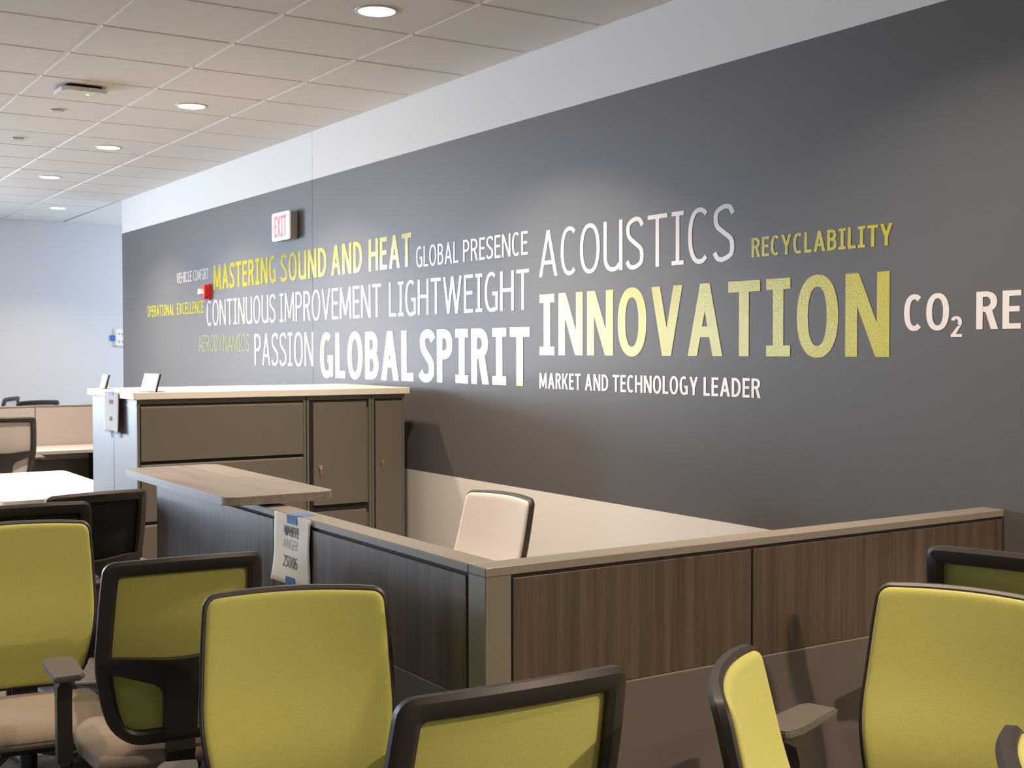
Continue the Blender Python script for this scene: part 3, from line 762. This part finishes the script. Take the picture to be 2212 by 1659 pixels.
MS = dict(frame=mesh_frame(), fab=mesh_fabric(), seat=bm_mesh('seat', f_seat), pad=bm_mesh('arm_pad', f_pad), armL=bm_mesh('armrest', f_arm_bar(-1)), armR=bm_mesh('armrest', f_arm_bar(1)),
          sup=bm_mesh('back_support', f_support), mech=bm_mesh('seat_mechanism', f_mech), lift=bm_mesh('gas_lift', f_lift), hub=bm_mesh('base_hub', f_hub), leg=bm_mesh('base_leg', f_leg), cas=bm_mesh('caster', f_caster))
for k, mk in dict(frame='plastic', seat='seat_fab', pad='armpad', armL='plastic', armR='plastic', sup='plastic', mech='metal_dark', lift='metal_dark', hub='plastic', leg='plastic', cas='metal_dark').items():
    MS[k].materials.append(M_[mk])
for k in ('fab', 'seat', 'frame', 'cas', 'lift'):
    for p in MS[k].polygons: p.use_smooth = True
FABS = {}
for nm in ('green', 'black_fab', 'beige_fab'):
    me = MS['fab'].copy(); me.materials.append(M_[nm]); FABS[nm] = me
def smooth_by_angle(me, ang=35):
    bm = bmesh.new(); bm.from_mesh(me)
    for e in bm.edges:
        if len(e.link_faces) == 2 and e.calc_face_angle(0) > math.radians(ang): e.smooth = False
    bm.to_mesh(me); bm.free()
for k in ('frame', 'cas', 'lift'): smooth_by_angle(MS[k])
def part(name, me, parent, loc=(0, 0, 0), rz=0):
    o = bpy.data.objects.new(name, me); o.location = loc; o.rotation_euler = (0, 0, rz); o.parent = parent; C.objects.link(o); return o
def make_chair(x, y, deg, dz, fab, label, group, arm=(0, 0, 0), seatmat=None):
    """every chair of this place: parts share mesh data, the upper part is raised on its gas lift by dz"""
    r = tag(empty('office_chair', (x, y, 0), math.radians(deg)), label, 'chair', group)
    part('backrest_frame', MS['frame'], r, (0, 0, dz)); part('backrest_mesh', FABS[fab], r, (0, 0, dz))
    part('seat', MS['seat'], r, (0, 0, dz)); part('back_support', MS['sup'], r, (0, 0, dz)); part('seat_mechanism', MS['mech'], r, (0, 0, dz))
    part('gas_lift', MS['lift'], r); part('base_hub', MS['hub'], r)
    for s in (-1, 1):
        a = part('armrest', MS['armL' if s < 0 else 'armR'], r, (s*(.283+arm[0]), arm[1], dz+arm[2])); part('arm_pad', MS['pad'], a)
    for i in range(5):
        l = part('base_leg', MS['leg'], r, (0, 0, 0), 2*pi*i/5+.4); part('caster', MS['cas'], l)
    return r
GR = 'green-backed office chairs crowded in front of the panels'
CH = [
 (1.107, 2.545, 161.8, -.020, 'green', 'green office chair facing the camera in the centre, in front of the panel corner', GR, (0, 0, 0)),
 (1.138, 3.712, -4.3, -.012, 'green', 'green office chair seen from behind with black frame, left of the centre green chair', GR, (0, 0, 0)),
 (1.139, 2.019, -2.5, .017, 'green', 'green office chair seen from behind, black frame top at the bottom centre', GR, (0, 0, 0)),
 (.842, 4.150, 171.0, -.022, 'green', 'green office chair facing the camera at the left edge', GR, (0, 0, 0)),
 (.957, 4.975, 0.0, .014, 'black_fab', 'dark-framed office chair back directly behind the left green chair', None, (0, 0, 0)),
 (1.297, 5.563, 11.2, -.024, 'black_fab', 'black mesh office chair seen from behind in front of the cabinets', None, (0, 0, 0)),
 (2.185, 1.750, 107.9, .0, 'green', 'large green office chair facing left at the right edge', GR, (.02, -.02, .055)),
 (2.891, 1.893, -74.3, .082, 'green', 'dark-framed green office chair seen from behind at the right edge by the wall', GR, (0, 0, 0)),
 (1.714, 1.391, -140.0, .0, 'green', 'green office chair turned sideways, facing right, in front of the lower panel', GR, (0, 0, 0)),
 (1.586, .712, -137.0, .042, 'green', 'green office chair barely in view at the lower right corner', GR, (0, 0, 0)),
 (2.393, 4.219, 94.0, -.017, 'beige_fab', 'pale beige office chair inside the workstation by the white lower wall', None, (0, 0, 0)),
 (2.015, 10.86, -1.4, .028, 'beige_fab', 'beige mesh office chair seen from behind at the far desk', None, (0, 0, 0)),
 (2.41, 13.92, 60., .08, 'beige_fab', 'dark office chair top just above the far screens, at the extreme left', None, (0, 0, 0)),
 (2.67, 13.18, 15., .07, 'beige_fab', 'low dark chair top rim above the far screens, right of its neighbour', None, (0, 0, 0)),
]
for c in CH: make_chair(*c)
